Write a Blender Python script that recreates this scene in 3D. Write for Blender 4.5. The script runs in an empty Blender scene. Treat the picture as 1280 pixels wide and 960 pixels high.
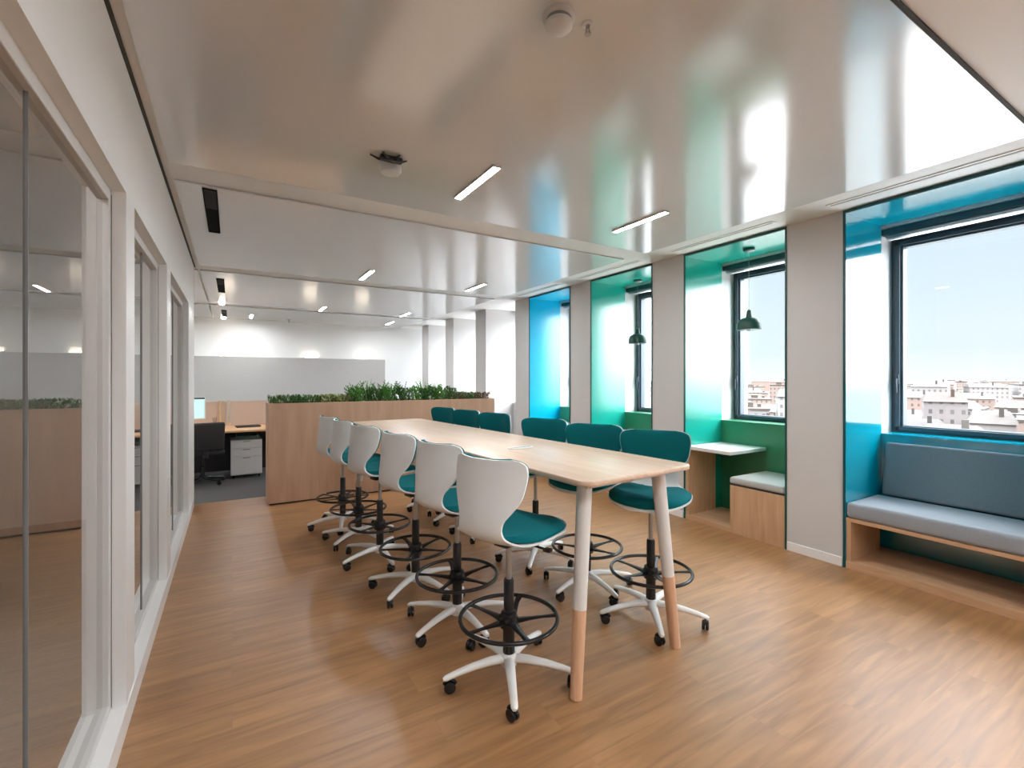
import bpy, bmesh, math, random
from mathutils import Vector, Matrix
PI = math.pi
sc = bpy.context.scene
COL = sc.collection
random.seed(7)

# ------------------------------------------------------------------ materials
def nodes_of(name):
    m = bpy.data.materials.new(name); m.use_nodes = True
    nt = m.node_tree
    return m, nt, nt.nodes, nt.links, nt.nodes['Principled BSDF']

def pm(name, col, rough=.5, metal=0., ior=1.5, noise=0., nscale=8., bump=0., sheen=0., coat=0.):
    m, nt, N, L, P = nodes_of(name)
    P.inputs['Base Color'].default_value = (*col, 1)
    P.inputs['Roughness'].default_value = rough
    P.inputs['Metallic'].default_value = metal
    P.inputs['IOR'].default_value = ior
    if sheen: P.inputs['Sheen Weight'].default_value = sheen
    if coat: P.inputs['Coat Weight'].default_value = coat; P.inputs['Coat Roughness'].default_value = .08
    if noise or bump:
        tc = N.new('ShaderNodeTexCoord'); nz = N.new('ShaderNodeTexNoise')
        nz.inputs['Scale'].default_value = nscale; nz.inputs['Detail'].default_value = 4
        L.new(tc.outputs['Object'], nz.inputs['Vector'])
        if noise:
            mx = N.new('ShaderNodeMix'); mx.data_type = 'RGBA'
            mx.inputs[6].default_value = (*[c*(1-noise) for c in col], 1)
            mx.inputs[7].default_value = (*[min(1, c*(1+noise)) for c in col], 1)
            L.new(nz.outputs['Fac'], mx.inputs[0]); L.new(mx.outputs[2], P.inputs['Base Color'])
        if bump:
            b = N.new('ShaderNodeBump'); b.inputs['Strength'].default_value = bump; b.inputs['Distance'].default_value = .002
            L.new(nz.outputs['Fac'], b.inputs['Height']); L.new(b.outputs['Normal'], P.inputs['Normal'])
    return m

def wood(name, c1, c2, axis=(1, 12, 12), scale=2., rough=.45, ior=1.5):
    m, nt, N, L, P = nodes_of(name)
    tc = N.new('ShaderNodeTexCoord'); mp = N.new('ShaderNodeMapping'); mp.inputs['Scale'].default_value = axis
    nz = N.new('ShaderNodeTexNoise'); nz.inputs['Scale'].default_value = scale; nz.inputs['Detail'].default_value = 6
    nz.inputs['Distortion'].default_value = .6
    cr = N.new('ShaderNodeValToRGB')
    cr.color_ramp.elements[0].position = .3; cr.color_ramp.elements[0].color = (*c1, 1)
    cr.color_ramp.elements[1].position = .7; cr.color_ramp.elements[1].color = (*c2, 1)
    L.new(tc.outputs['Object'], mp.inputs['Vector']); L.new(mp.outputs['Vector'], nz.inputs['Vector'])
    L.new(nz.outputs['Fac'], cr.inputs['Fac']); L.new(cr.outputs['Color'], P.inputs['Base Color'])
    P.inputs['Roughness'].default_value = rough; P.inputs['IOR'].default_value = ior
    return m

def plank_floor(name):
    m, nt, N, L, P = nodes_of(name)
    tc = N.new('ShaderNodeTexCoord')
    br = N.new('ShaderNodeTexBrick')
    br.inputs['Scale'].default_value = 1.; br.inputs['Brick Width'].default_value = 1.22; br.inputs['Row Height'].default_value = .18
    br.inputs['Mortar Size'].default_value = .0012; br.inputs['Mortar Smooth'].default_value = .3; br.inputs['Bias'].default_value = 0
    br.offset = .37
    br.inputs['Color1'].default_value = (0, 0, 0, 1); br.inputs['Color2'].default_value = (1, 1, 1, 1); br.inputs['Mortar'].default_value = (.5, .5, .5, 1)
    L.new(tc.outputs['Object'], br.inputs['Vector'])
    mp = N.new('ShaderNodeMapping'); mp.inputs['Scale'].default_value = (1.3, 14, 1)
    add = N.new('ShaderNodeVectorMath'); add.operation = 'ADD'
    sc_ = N.new('ShaderNodeVectorMath'); sc_.operation = 'SCALE'; sc_.inputs[3].default_value = 7.
    L.new(br.outputs['Color'], sc_.inputs[0]); L.new(tc.outputs['Object'], add.inputs[0]); L.new(sc_.outputs[0], add.inputs[1])
    L.new(add.outputs[0], mp.inputs['Vector'])
    nz = N.new('ShaderNodeTexNoise'); nz.inputs['Scale'].default_value = 1.5; nz.inputs['Detail'].default_value = 7; nz.inputs['Distortion'].default_value = .8
    L.new(mp.outputs['Vector'], nz.inputs['Vector'])
    cr = N.new('ShaderNodeValToRGB')
    cr.color_ramp.elements[0].position = .28; cr.color_ramp.elements[0].color = (.27, .128, .050, 1)
    cr.color_ramp.elements[1].position = .72; cr.color_ramp.elements[1].color = (.46, .24, .103, 1)
    L.new(nz.outputs['Fac'], cr.inputs['Fac'])
    hs = N.new('ShaderNodeHueSaturation')
    mr = N.new('ShaderNodeMapRange'); mr.inputs[3].default_value = .94; mr.inputs[4].default_value = 1.06
    L.new(br.outputs['Color'], mr.inputs[0]); L.new(mr.outputs[0], hs.inputs['Value']); L.new(cr.outputs['Color'], hs.inputs['Color'])
    mx = N.new('ShaderNodeMix'); mx.data_type = 'RGBA'; mx.inputs[7].default_value = (.22, .11, .055, 1)
    mf = N.new('ShaderNodeMath'); mf.operation = 'MULTIPLY'; mf.inputs[1].default_value = .25
    L.new(br.outputs['Fac'], mf.inputs[0]); L.new(mf.outputs[0], mx.inputs[0]); L.new(hs.outputs['Color'], mx.inputs[6])
    L.new(mx.outputs[2], P.inputs['Base Color'])
    r2 = N.new('ShaderNodeMapRange'); r2.inputs[3].default_value = .30; r2.inputs[4].default_value = .45
    L.new(nz.outputs['Fac'], r2.inputs[0]); L.new(r2.outputs[0], P.inputs['Roughness'])
    P.inputs['IOR'].default_value = 1.7
    b = N.new('ShaderNodeBump'); b.inputs['Strength'].default_value = .12; b.inputs['Distance'].default_value = .002
    L.new(nz.outputs['Fac'], b.inputs['Height']); L.new(b.outputs['Normal'], P.inputs['Normal'])
    return m

def thin_glass(name, tint, ior=1.5, boost=1.):
    m = bpy.data.materials.new(name); m.use_nodes = True
    nt = m.node_tree; N = nt.nodes; L = nt.links; N.clear()
    out = N.new('ShaderNodeOutputMaterial'); mix = N.new('ShaderNodeMixShader')
    tr = N.new('ShaderNodeBsdfTransparent'); tr.inputs['Color'].default_value = (*tint, 1)
    gl = N.new('ShaderNodeBsdfGlossy'); gl.inputs['Roughness'].default_value = 0.0; gl.inputs['Color'].default_value = (.95, .95, .95, 1)
    fr = N.new('ShaderNodeFresnel'); ge = N.new('ShaderNodeNewGeometry')      # same index from either side of the pane
    ix = N.new('ShaderNodeMapRange'); ix.inputs[3].default_value = ior; ix.inputs[4].default_value = 1/ior
    L.new(ge.outputs['Backfacing'], ix.inputs[0]); L.new(ix.outputs[0], fr.inputs['IOR'])
    mu = N.new('ShaderNodeMath'); mu.operation = 'MULTIPLY'; mu.inputs[1].default_value = boost; mu.use_clamp = True
    L.new(fr.outputs[0], mu.inputs[0]); L.new(mu.outputs[0], mix.inputs[0]); L.new(tr.outputs[0], mix.inputs[1]); L.new(gl.outputs[0], mix.inputs[2])
    L.new(mix.outputs[0], out.inputs['Surface'])
    return m

def emit(name, col, s):
    m, nt, N, L, P = nodes_of(name)
    P.inputs['Base Color'].default_value = (.8, .8, .8, 1)
    P.inputs['Emission Color'].default_value = (*col, 1); P.inputs['Emission Strength'].default_value = s
    return m

M = dict(
    floor=plank_floor('oak_vinyl_plank'),
    carpet=pm('grey_carpet', (.10, .095, .092), .95, noise=.3, nscale=60, bump=.6),
    carpet_light=pm('beige_grey_carpet', (.40, .37, .335), .95, noise=.25, nscale=50, bump=.5),
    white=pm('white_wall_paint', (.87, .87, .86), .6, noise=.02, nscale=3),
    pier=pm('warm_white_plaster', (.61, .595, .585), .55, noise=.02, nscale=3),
    jamb=pm('white_gloss_jamb', (.85, .86, .87), .3, ior=1.6),
    plaster=pm('ceiling_plaster', (.80, .785, .765), .6, noise=.015, nscale=2),
    metalceil=pm('lacquered_metal_ceiling', (.66, .655, .645), .15, ior=2.7, noise=.015, nscale=1.2),
    shadowgap=pm('shadow_gap', (.05, .05, .05), .8),
    aluframe=pm('white_coated_frame', (.66, .645, .63), .4, noise=.02, nscale=5),
    frame_white=pm('white_frame_gloss', (.84, .83, .82), .35),
    darkframe=pm('anthracite_window_frame', (.03, .058, .08), .4, ior=1.6, noise=.1, nscale=5),
    blind=pm('blind_slat_metal', (.5, .52, .54), .35, metal=.6, noise=.05),
    teal=pm('teal_lacquer', (.0, .315, .425), .09, ior=2.8, noise=.03, nscale=2),
    green=pm('green_lacquer', (.005, .36, .28), .22, ior=1.85, noise=.03, nscale=2),
    blue=pm('cyan_blue_lacquer', (.0, .42, .62), .22, ior=1.7, noise=.03, nscale=2),
    greenback=pm('green_back_board', (.03, .21, .10), .35, ior=1.6, noise=.12, nscale=9),
    tealedge=pm('dark_teal_edge', (.0, .06, .07), .35, noise=.05),
    greenedge=pm('dark_green_edge', (.01, .075, .06), .35, noise=.05),
    birch=wood('light_oak_veneer', (.50, .30, .165), (.62, .39, .23), (14, 14, 1.2), 2.0, .45),
    birch_h=wood('light_oak_veneer_level', (.50, .30, .165), (.62, .39, .23), (14, 1.2, 14), 2.0, .45),
    planter=wood('planter_oak_veneer', (.52, .32, .21), (.61, .39, .265), (10, 10, .9), 1.6, .5),
    tabletop=wood('pale_maple_top', (.66, .47, .335), (.80, .60, .45), (14, .9, 14), 2.0, .30, 1.55),
    legwood=wood('ash_leg_wood', (.62, .35, .20), (.74, .46, .30), (20, 20, 1.5), 2.0, .45),
    legwhite=pm('white_lacquered_leg', (.78, .755, .73), .35, noise=.02, nscale=6),
    shell=pm('white_plastic_shell', (.90, .91, .915), .32, ior=1.5, noise=.015, nscale=5),
    fabric=pm('teal_wool_fabric', (.001, .135, .155), .95, noise=.18, nscale=120, bump=.3, ior=1.3),
    matteblack=pm('matte_black_paint', (.006, .006, .006), .9, ior=1.2, noise=.1, nscale=30),
    mattegrey=pm('dark_grey_louvre', (.045, .043, .042), .9, ior=1.2, noise=.1, nscale=30),
    black=pm('black_plastic', (.010, .010, .011), .22, noise=.1, nscale=20),
    chrome=pm('grey_gas_rod', (.42, .40, .38), .3, metal=.8, noise=.05),
    basewhite=pm('white_powder_base', (.90, .885, .86), .35, noise=.02, nscale=8),
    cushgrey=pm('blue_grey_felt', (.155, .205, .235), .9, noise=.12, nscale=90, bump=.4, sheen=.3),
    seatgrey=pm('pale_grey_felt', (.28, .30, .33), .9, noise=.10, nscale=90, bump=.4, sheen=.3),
    boothgrey=pm('light_grey_felt', (.42, .43, .41), .9, noise=.10, nscale=90, bump=.4, sheen=.3),
    tablegrey=pm('white_laminate', (.72, .70, .67), .35, noise=.02, nscale=6),
    pend=pm('dark_green_pendant', (.025, .075, .06), .4, noise=.1, nscale=10),
    led=emit('led_diffuser', (.93, .975, 1.), 175.),
    spot=emit('downlight_lens', (1, .90, .76), 30.),
    wash=emit('warm_wall_washer', (1, .85, .66), 26.),
    screen=emit('monitor_screen', (.25, .75, .78), .55),
    detector=pm('white_abs_plastic', (.62, .61, .60), .4, noise=.02),
    detdark=pm('grey_detector_ring', (.20, .20, .20), .5, noise=.05),
    panelgrey=pm('grey_acoustic_felt', (.47, .455, .44), .9, noise=.08, nscale=40),
    deskwood=wood('warm_desk_wood', (.62, .34, .16), (.74, .45, .24), (1.2, 14, 14), 2.0, .4),
    screenfab=pm('blush_screen_fabric', (.66, .52, .43), .9, noise=.08, nscale=60),
    brass=pm('pale_brass_post', (.62, .46, .24), .45, metal=.1, noise=.05),
    dark=pm('dark_office_plastic', (.015, .013, .015), .6, noise=.2, nscale=10),
    pedestal=pm('grey_white_steel', (.58, .57, .56), .4, noise=.02),
    soil=pm('planter_soil', (.045, .03, .02), .95, noise=.4, nscale=40, bump=1.),
    leaf1=pm('dark_green_leaf', (.055, .15, .03), .5, noise=.35, nscale=15),
    leaf2=pm('mid_green_leaf', (.09, .26, .04), .5, noise=.35, nscale=15),
    leaf3=pm('yellow_green_leaf', (.20, .24, .06), .55, noise=.35, nscale=15),
    leaf4=pm('russet_leaf', (.15, .085, .04), .6, noise=.35, nscale=15),
    glass=thin_glass('window_glass', (.97, .985, .99), 1.45),
    pglass=thin_glass('partition_glass', (.70, .665, .62), 1.5, 1.75),
    bounce_disc=pm('pale_bounce_disc', (.52, .505, .48), .8, noise=.06, nscale=.2),  # below the view, added for daylight bounce
    ground=pm('city_ground', (.16, .135, .12), .9, noise=.2, nscale=.02),
)
def facade(name, col):
    m, nt, N, L, P = nodes_of(name)
    tc = N.new('ShaderNodeTexCoord'); sp = N.new('ShaderNodeSeparateXYZ'); L.new(tc.outputs['Object'], sp.inputs[0])
    ad = N.new('ShaderNodeMath'); ad.operation = 'ADD'; L.new(sp.outputs[0], ad.inputs[0]); L.new(sp.outputs[1], ad.inputs[1])
    cb = N.new('ShaderNodeCombineXYZ'); L.new(ad.outputs[0], cb.inputs[0]); L.new(sp.outputs[2], cb.inputs[1])
    br = N.new('ShaderNodeTexBrick'); br.offset = 0.; br.inputs['Scale'].default_value = 1.
    br.inputs['Brick Width'].default_value = 2.6; br.inputs['Row Height'].default_value = 3.1; br.inputs['Mortar Size'].default_value = .85
    br.inputs['Mortar Smooth'].default_value = 0.
    br.inputs['Color1'].default_value = (*[c*.35 for c in col], 1); br.inputs['Color2'].default_value = (*[c*.55 for c in col], 1); br.inputs['Mortar'].default_value = (*col, 1)
    L.new(cb.outputs[0], br.inputs['Vector']); L.new(br.outputs['Color'], P.inputs['Base Color'])
    P.inputs['Roughness'].default_value = .8
    return m
CITY = [facade('city_facade_%d' % i, tuple(x*.32 for x in c)) for i, c in enumerate([
    (.62, .48, .40), (.66, .54, .46), (.58, .43, .36), (.70, .64, .60), (.55, .48, .46), (.66, .46, .38)])]
CROOF = [pm('city_roof_%d' % i, tuple(x*.105 for x in c), .85, noise=.15, nscale=.2) for i, c in enumerate([
    (.52, .33, .26), (.60, .43, .35), (.58, .49, .42), (.48, .38, .33), (.60, .52, .46)])]

# ------------------------------------------------------------------ mesh helpers
def merge(bm, t, mat=None):
    if mat is not None: bmesh.ops.transform(t, matrix=mat, verts=t.verts)
    me = bpy.data.meshes.new('tmp'); t.to_mesh(me); t.free()
    bm.from_mesh(me); bpy.data.meshes.remove(me)

def box(bm, lo, hi, bev=0., seg=2, mat=None):
    t = bmesh.new()
    bmesh.ops.create_cube(t, size=1.)
    for v in t.verts:
        v.co = Vector([(lo[i]+hi[i])/2 + v.co[i]*(hi[i]-lo[i]) for i in range(3)])
    if bev > 0:
        bmesh.ops.bevel(t, geom=list(t.edges), offset=bev, segments=seg, affect='EDGES', profile=.5)
    merge(bm, t, mat)

def lathe(bm, prof, n=24, mat=None):
    t = bmesh.new(); rings = []
    for r, z in prof:
        if r <= 1e-6: rings.append([t.verts.new((0, 0, z))])
        else: rings.append([t.verts.new((r*math.cos(2*PI*i/n), r*math.sin(2*PI*i/n), z)) for i in range(n)])
    for a, b in zip(rings, rings[1:]):
        for i in range(n):
            j = (i+1) % n
            if len(a) == 1 and len(b) == 1: continue
            if len(a) == 1: t.faces.new((a[0], b[j], b[i]))
            elif len(b) == 1: t.faces.new((a[i], a[j], b[0]))
            else: t.faces.new((a[i], a[j], b[j], b[i]))
    if len(rings[0]) > 1: t.faces.new(list(reversed(rings[0])))
    if len(rings[-1]) > 1: t.faces.new(rings[-1])
    bmesh.ops.recalc_face_normals(t, faces=t.faces)
    merge(bm, t, mat)

def tube(bm, pts, rad, n=10, closed=False, flat=1.):
    pts = [Vector(p) for p in pts]; m = len(pts)
    if not hasattr(rad, '__len__'): rad = [rad]*m
    t = bmesh.new(); rings = []; up = None
    for k in range(m):
        if closed: d = pts[(k+1) % m]-pts[k-1]
        else: d = pts[min(k+1, m-1)]-pts[max(k-1, 0)]
        d.normalize()
        if up is None:
            up = Vector((0, 0, 1)) if abs(d.z) < .9 else Vector((1, 0, 0))
        s = d.cross(up); s.normalize(); u = s.cross(d); u.normalize(); up = u
        rings.append([t.verts.new(pts[k] + s*rad[k]*math.cos(2*PI*i/n) + u*rad[k]*flat*math.sin(2*PI*i/n)) for i in range(n)])
    prs = list(zip(rings, rings[1:]))
    if closed: prs.append((rings[-1], rings[0]))
    for a, b in prs:
        for i in range(n):
            j = (i+1) % n; t.faces.new((a[i], a[j], b[j], b[i]))
    if not closed:
        t.faces.new(list(reversed(rings[0]))); t.faces.new(rings[-1])
    bmesh.ops.recalc_face_normals(t, faces=t.faces)
    merge(bm, t)

def prism(bm, poly, z0, z1, bev=0., seg=2, mat=None):
    t = bmesh.new()
    a = [t.verts.new((x, y, z0)) for x, y in poly]; b = [t.verts.new((x, y, z1)) for x, y in poly]
    n = len(poly)
    t.faces.new(list(reversed(a))); t.faces.new(b)
    for i in range(n): t.faces.new((a[i], a[(i+1) % n], b[(i+1) % n], b[i]))
    bmesh.ops.recalc_face_normals(t, faces=t.faces)
    if bev:
        es = [e for e in t.edges if abs(e.verts[0].co.z-e.verts[1].co.z) < 1e-6]
        bmesh.ops.bevel(t, geom=es, offset=bev, segments=seg, affect='EDGES', profile=.5)
    merge(bm, t, mat)

def rrect(x0, y0, x1, y1, r, n=6):
    out = []
    for cx, cy, a0 in ((x1-r, y0+r, -90), (x1-r, y1-r, 0), (x0+r, y1-r, 90), (x0+r, y0+r, 180)):
        for i in range(n+1):
            a = math.radians(a0+90*i/n); out.append((cx+r*math.cos(a), cy+r*math.sin(a)))
    return out

def obj(name, bm, mat, parent=None, smooth=False, **props):
    me = bpy.data.meshes.new(name); bm.to_mesh(me); bm.free()
    if smooth:
        for p in me.polygons: p.use_smooth = True
        try: me.set_sharp_from_angle(angle=math.radians(40))
        except Exception: pass
    me.materials.append(mat)
    o = bpy.data.objects.new(name, me); COL.objects.link(o)
    if parent is not None: o.parent = parent
    for k, v in props.items(): o[k] = v
    return o

def thing(name, label, cat, loc=(0, 0, 0), rz=0., group=None):
    o = bpy.data.objects.new(name, None); COL.objects.link(o)
    o.empty_display_size = .1
    o.location = loc; o.rotation_euler = (0, 0, rz)
    o['label'] = label; o['category'] = cat
    if group: o['group'] = group
    return o

def dup(root, loc, rz, label, group=None):
    r = root.copy(); COL.objects.link(r); r.location = loc; r.rotation_euler = (0, 0, rz)
    r['label'] = label
    if group: r['group'] = group
    for ch in list(root.children):
        c = ch.copy(); COL.objects.link(c); c.parent = r
        for g in ch.children:
            d = g.copy(); COL.objects.link(d); d.parent = c
    return r

def struct(name, bm, mat, parent=None, smooth=False):
    o = obj(name, bm, mat, parent, smooth)
    if parent is None: o['kind'] = 'structure'
    return o

def sroot(name, loc=(0, 0, 0)):
    o = bpy.data.objects.new(name, None); COL.objects.link(o); o.location = loc; o['kind'] = 'structure'
    return o

def B(*boxes, bev=0.):
    bm = bmesh.new()
    for lo, hi in boxes: box(bm, lo, hi, bev)
    return bm

# ------------------------------------------------------------------ room shell
H = 2.85; XL = -.39; XR = 4.2; Y0 = -4.6; YF = 12.2; YC = 6.78
struct('floor', B(((-.47, Y0, -.12), (5.3, YC, 0))), M['floor'])
struct('floor_office', B(((-5., YC, -.12), (5.3, YF+.2, 0))), M['carpet'])
struct('floor_meeting', B(((-4.6, Y0, -.12), (-.47, YC, 0))), M['carpet_light'])
struct('ceiling', B(((-5.2, Y0-.2, H), (5.3, YF+.3, H+.25))), M['plaster'])
# lacquered metal fields, with shadow gaps round them
for (y0, y1) in ((-2.2, .40), (.740, 3.55), (3.88, 6.58), (6.90, 9.72), (10.02, YF-.12)):
    for (x0, x1) in ((-.335, 3.76),):
        r = struct('ceiling_panel', B(((x0, y0, H-.016), (x1, y1, H-.004))), M['metalceil'])
for (y0, y1) in ((6.90, 9.72), (10.02, YF-.12)):
    struct('ceiling_panel', B(((-4.9, y0, H-.016), (-.36, y1, H-.004))), M['metalceil'])
for (y0, y1) in ((.415, .755),):
    struct('ceiling_seam', B(((-.335, .727, H-.012), (3.76, .740, H-.002))), M['shadowgap'])
for (y0, y1) in ((.740, 3.55), (3.88, 6.58), (6.90, 9.72), (10.02, YF-.12)):
    struct('ceiling_seam', B(((3.76, y0, H-.010), (3.772, y1, H-.001))), M['shadowgap'])
struct('ceiling_seam', B(((XL-.01, Y0, H-.010), (XL+.014, YC, H-.001))), M['shadowgap'])

# end walls
struct('wall_far', B(((-5.2, YF, 0), (5.3, YF+.2, H))), M['white'])
struct('wall_rear', B(((-4.8, Y0-.2, 0), (5.3, Y0, H))), M['white'])
struct('wall_office', B(((-5.2, YC, 0), (-5., YF, H))), M['white'])
struct('wall_meeting', B(((-4.8, Y0, 0), (-4.6, YC-.1, H))), M['white'])
struct('wall_meeting_end', B(((-5.0, YC-.12, 0), (XL, YC, H))), M['white'])

# left partition: header, sill, piers, glass
XG = -.462
struct('wall_left', B(((-.52, Y0, 2.30), (XL, YC-.12, H))), M['white'])
struct('baseboard_left', B(((-.52, Y0, 0), (XL+.006, YC-.12, .10))), M['frame_white'])
piers = [(-2.6, -2.4), (2.58, 2.78), (4.05, 4.28), (5.95, YC-.12)]
for a, b in piers:
    struct('wall_left_pier', B(((-.52, a, .10), (XL, b, 2.30))), M['frame_white'])
bays = [(-2.4, 2.58), (2.78, 4.05), (4.28, 5.95)]
for a, b in bays:
    g = sroot('glass_partition')
    fb = bmesh.new()
    w = .030
    for lo, hi in (((XG-.022, a, .10), (XG+.022, a+w, 2.30)), ((XG-.022, b-w, .10), (XG+.022, b, 2.30)),
                   ((XG-.022, a+w, .10), (XG+.022, b-w, .135)), ((XG-.022, a+w, 2.25), (XG+.022, b-w, 2.30))):
        box(fb, lo, hi, .004)
    obj('frame', fb, M['aluframe'], g)
    joints = [1.70, .35, -1.0] if a < 0 else [(a+b)/2+.1]
    ys = sorted([a+w] + joints + [b-w])
    for k in range(len(ys)-1):
        t = bmesh.new()
        vs = [t.verts.new(p) for p in ((XG, ys[k]+.003, .135), (XG, ys[k+1]-.003, .135), (XG, ys[k+1]-.003, 2.25), (XG, ys[k]+.003, 2.25))]
        t.faces.new(vs)
        obj('pane', t, M['pglass'], g)
    for y in joints:
        obj('joint', B(((XG-.005, y-.0018, .135), (XG+.005, y+.0018, 2.25))), M['detdark'], g)
    # rebate line of the opening leaf
    obj('gasket', B(((XG+.0225, b-.006, .11), (XG+.024, b-.001, 2.28))), M['shadowgap'], g)

# window wall: piers, spandrels, lintels
P0, PIT, PW = 1.87, 1.54, .445
XB = 4.82; XW = 5.10; XO = 5.34
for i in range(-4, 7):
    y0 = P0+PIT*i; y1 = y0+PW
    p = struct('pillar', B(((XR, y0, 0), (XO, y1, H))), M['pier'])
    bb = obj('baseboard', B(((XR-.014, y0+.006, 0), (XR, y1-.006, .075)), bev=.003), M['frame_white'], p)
ZS, ZT = 1.02, 2.74
style = {-1: ('teal', 'tealedge', 'teal'), 0: ('green', 'greenedge', 'greenback'), 1: ('green', 'greenedge', 'greenback'), 2: ('blue', 'tealedge', 'greenback')}
opens = []
for i in range(-5, 7):
    y0 = P0+PIT*i+PW; y1 = min(P0+PIT*(i+1), YF)
    opens.append((i, y0, y1))
    n = i+6
    struct('wall_right', B(((XB+.02, y0, 0), (XO, y1, ZS)), ((XB+.02, y0, ZT+.06), (XO, y1, H))), M['jamb'])
    w = sroot('window_%d' % n)
    fb = bmesh.new(); fw = .085; x0, x1 = XW-.035, XW+.05
    for lo, hi in (((x0, y0, ZS), (x1, y0+fw, ZT)), ((x0, y1-fw, ZS), (x1, y1, ZT)),
                   ((x0, y0+fw, ZS), (x1, y1-fw, ZS+.075)), ((x0, y0+fw, ZT-.085), (x1, y1-fw, ZT))):
        box(fb, lo, hi, .006)
    # inner sash bead
    e = .018
    for lo, hi in (((x0-.018, y0+.03, ZS+.03), (x0, y0+.03+e*2, ZT-.03)), ((x0-.018, y1-.03-2*e, ZS+.03), (x0, y1-.03, ZT-.03)),
                   ((x0-.018, y0+.03, ZS+.03), (x0, y1-.03, ZS+.03+2*e)), ((x0-.018, y0+.03, ZT-.03-2*e), (x0, y1-.03, ZT-.03))):
        box(fb, lo, hi, .004)
    wm = 'jamb' if i not in style else 'darkframe'
    obj('frame', fb, M[wm], w)
    t = bmesh.new(); X = XW+.01
    t.faces.new([t.verts.new(p) for p in ((X, y0+fw, ZS+.07), (X, y1-fw, ZS+.07), (X, y1-fw, ZT-.08), (X, y0+fw, ZT-.08))])
    obj('pane', t, M['glass'], w)
    hb = bmesh.new(); hy = y1-.05
    box(hb, (x0-.032, hy-.014, 1.46), (x0-.018, hy+.014, 1.54), .004)
    tube(hb, [(x0-.045, hy, 1.505), (x0-.05, hy, 1.47), (x0-.05, hy-.002, 1.38)], [.009, .010, .008], 8)
    obj('handle', hb, M['darkframe' if i in style else 'detector'], w, True)
    # blind cassette with slats drawn up
    cb = bmesh.new()
    box(cb, (XB+.03, y0+.004, ZT+.005), (XW-.04, y1-.004, ZT+.055), .004)
    obj('blind_cassette', cb, M[wm], w)
    sb = bmesh.new()
    for k in range(3): box(sb, (XB+.045, y0+.03, ZT-.006-.012*k), (XB+.085, y1-.03, ZT-.002-.012*k), .001)
    obj('blind_slats', sb, M['blind'], w)
    # lining of the recess
    if i in style:
        c, ed, bk = style[i]
        r = sroot('trim_%d' % n)
        th = .018
        obj('side_panel', B(((XR, y1-th, 0), (XB, y1, H-.01))), M[c], r)
        obj('side_panel', B(((XR, y0, 0), (XB, y0+th, H-.01))), M[c], r)
        obj('top_panel', B(((XR, y0+th, H-.028), (XB, y1-th, H-.01))), M[c], r)
        obj('back_panel', B(((XB-.002, y0+th, 0), (XB+.02, y1-th, ZS))), M[bk], r)
        obj('edge_strip', B(((XR-.008, y1-.014, 0), (XR+.001, y1, H-.005)), ((XR-.008, y0, 0), (XR+.001, y0+.014, H-.005)),
                            ((XR-.008, y0+.014, H-.024), (XR+.001, y1-.014, H-.005))), M[ed], r)
        obj('sill', B(((XB-.012, y0+th, ZS), (XW-.035, y1-th, ZS+.014))), M[bk], r)
    else:
        struct('window_sill_white', B(((XB-.01, y0, ZS), (XW-.035, y1, ZS+.02)), ((XB, y0, 0), (XB+.02, y1, ZS))), M['jamb'])

# slot diffusers in the perimeter ceiling strip
names = {-1: 'over the teal sofa alcove', 0: 'over the green booth with the broad window', 1: 'over the middle green alcove'}
proto = None
for i in (-1, 0, 1, 2):
    y0 = P0+PIT*i+PW; y1 = P0+PIT*(i+1)
    lab = 'slim white slot diffuser in ceiling strip ' + names.get(i, 'over the cyan blue alcove')
    if proto is None:
        proto = thing('slot_diffuser', lab, 'air vent', (3.99, y0+.55, H), 0, 'slot diffusers along the windows')
        obj('frame', B(((-.035, -.56, -.006), (-.012, .56, 0)), ((.012, -.56, -.006), (.035, .56, 0)), ((-.012, -.56, -.006), (.012, -.545, 0)), ((-.012, .545, -.006), (.012, .56, 0))), M['plaster'], proto)
        obj('slot', B(((-.012, -.545, -.003), (.012, .545, -.0005))), M['detdark'], proto)
    else: dup(proto, (3.99, y0+.55, H), 0, lab)

# ------------------------------------------------------------------ alcove furniture
yb0, yb1 = P0-PIT+PW+.02, P0-.02
bench = thing('window_bench', 'built-in oak bench with grey cushions in the teal alcove', 'bench', (4.2, (yb0+yb1)/2, 0))
hw = (yb1-yb0)/2
def loc(y): return y
obj('side_panel', B(((.0, hw-.034, .06), (.50, hw, .40)), bev=.002), M['birch'], bench)
obj('side_panel', B(((.0, -hw, .06), (.50, -hw+.034, .40)), bev=.002), M['birch'], bench)
obj('seat_board', B(((-.004, -hw, .372), (.60, hw, .40)), bev=.002), M['birch_h'], bench)
obj('plinth', B(((-.006, -hw, .0), (.60, hw, .06)), bev=.002), M['birch_h'], bench)
bm = bmesh.new(); box(bm, (-.012, -hw+.002, .402), (.52, hw-.002, .525), .028, 4)
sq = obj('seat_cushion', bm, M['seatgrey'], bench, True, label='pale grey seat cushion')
bm = bmesh.new(); tube(bm, [(-.006, -hw+.03, .500), (-.006, hw-.03, .500)], .004, 6); obj('piping', bm, M['seatgrey'], sq, True)
bm = bmesh.new()
Mx = Matrix.Translation((.53, 0, .53)) @ Matrix.Rotation(math.radians(8), 4, 'Y')
box(bm, (-.045, -hw+.05, 0), (.045, hw-.05, .44), .022, 4, Mx)
obj('back_cushion', bm, M['cushgrey'], bench, True, label='blue-grey back cushion')

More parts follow.
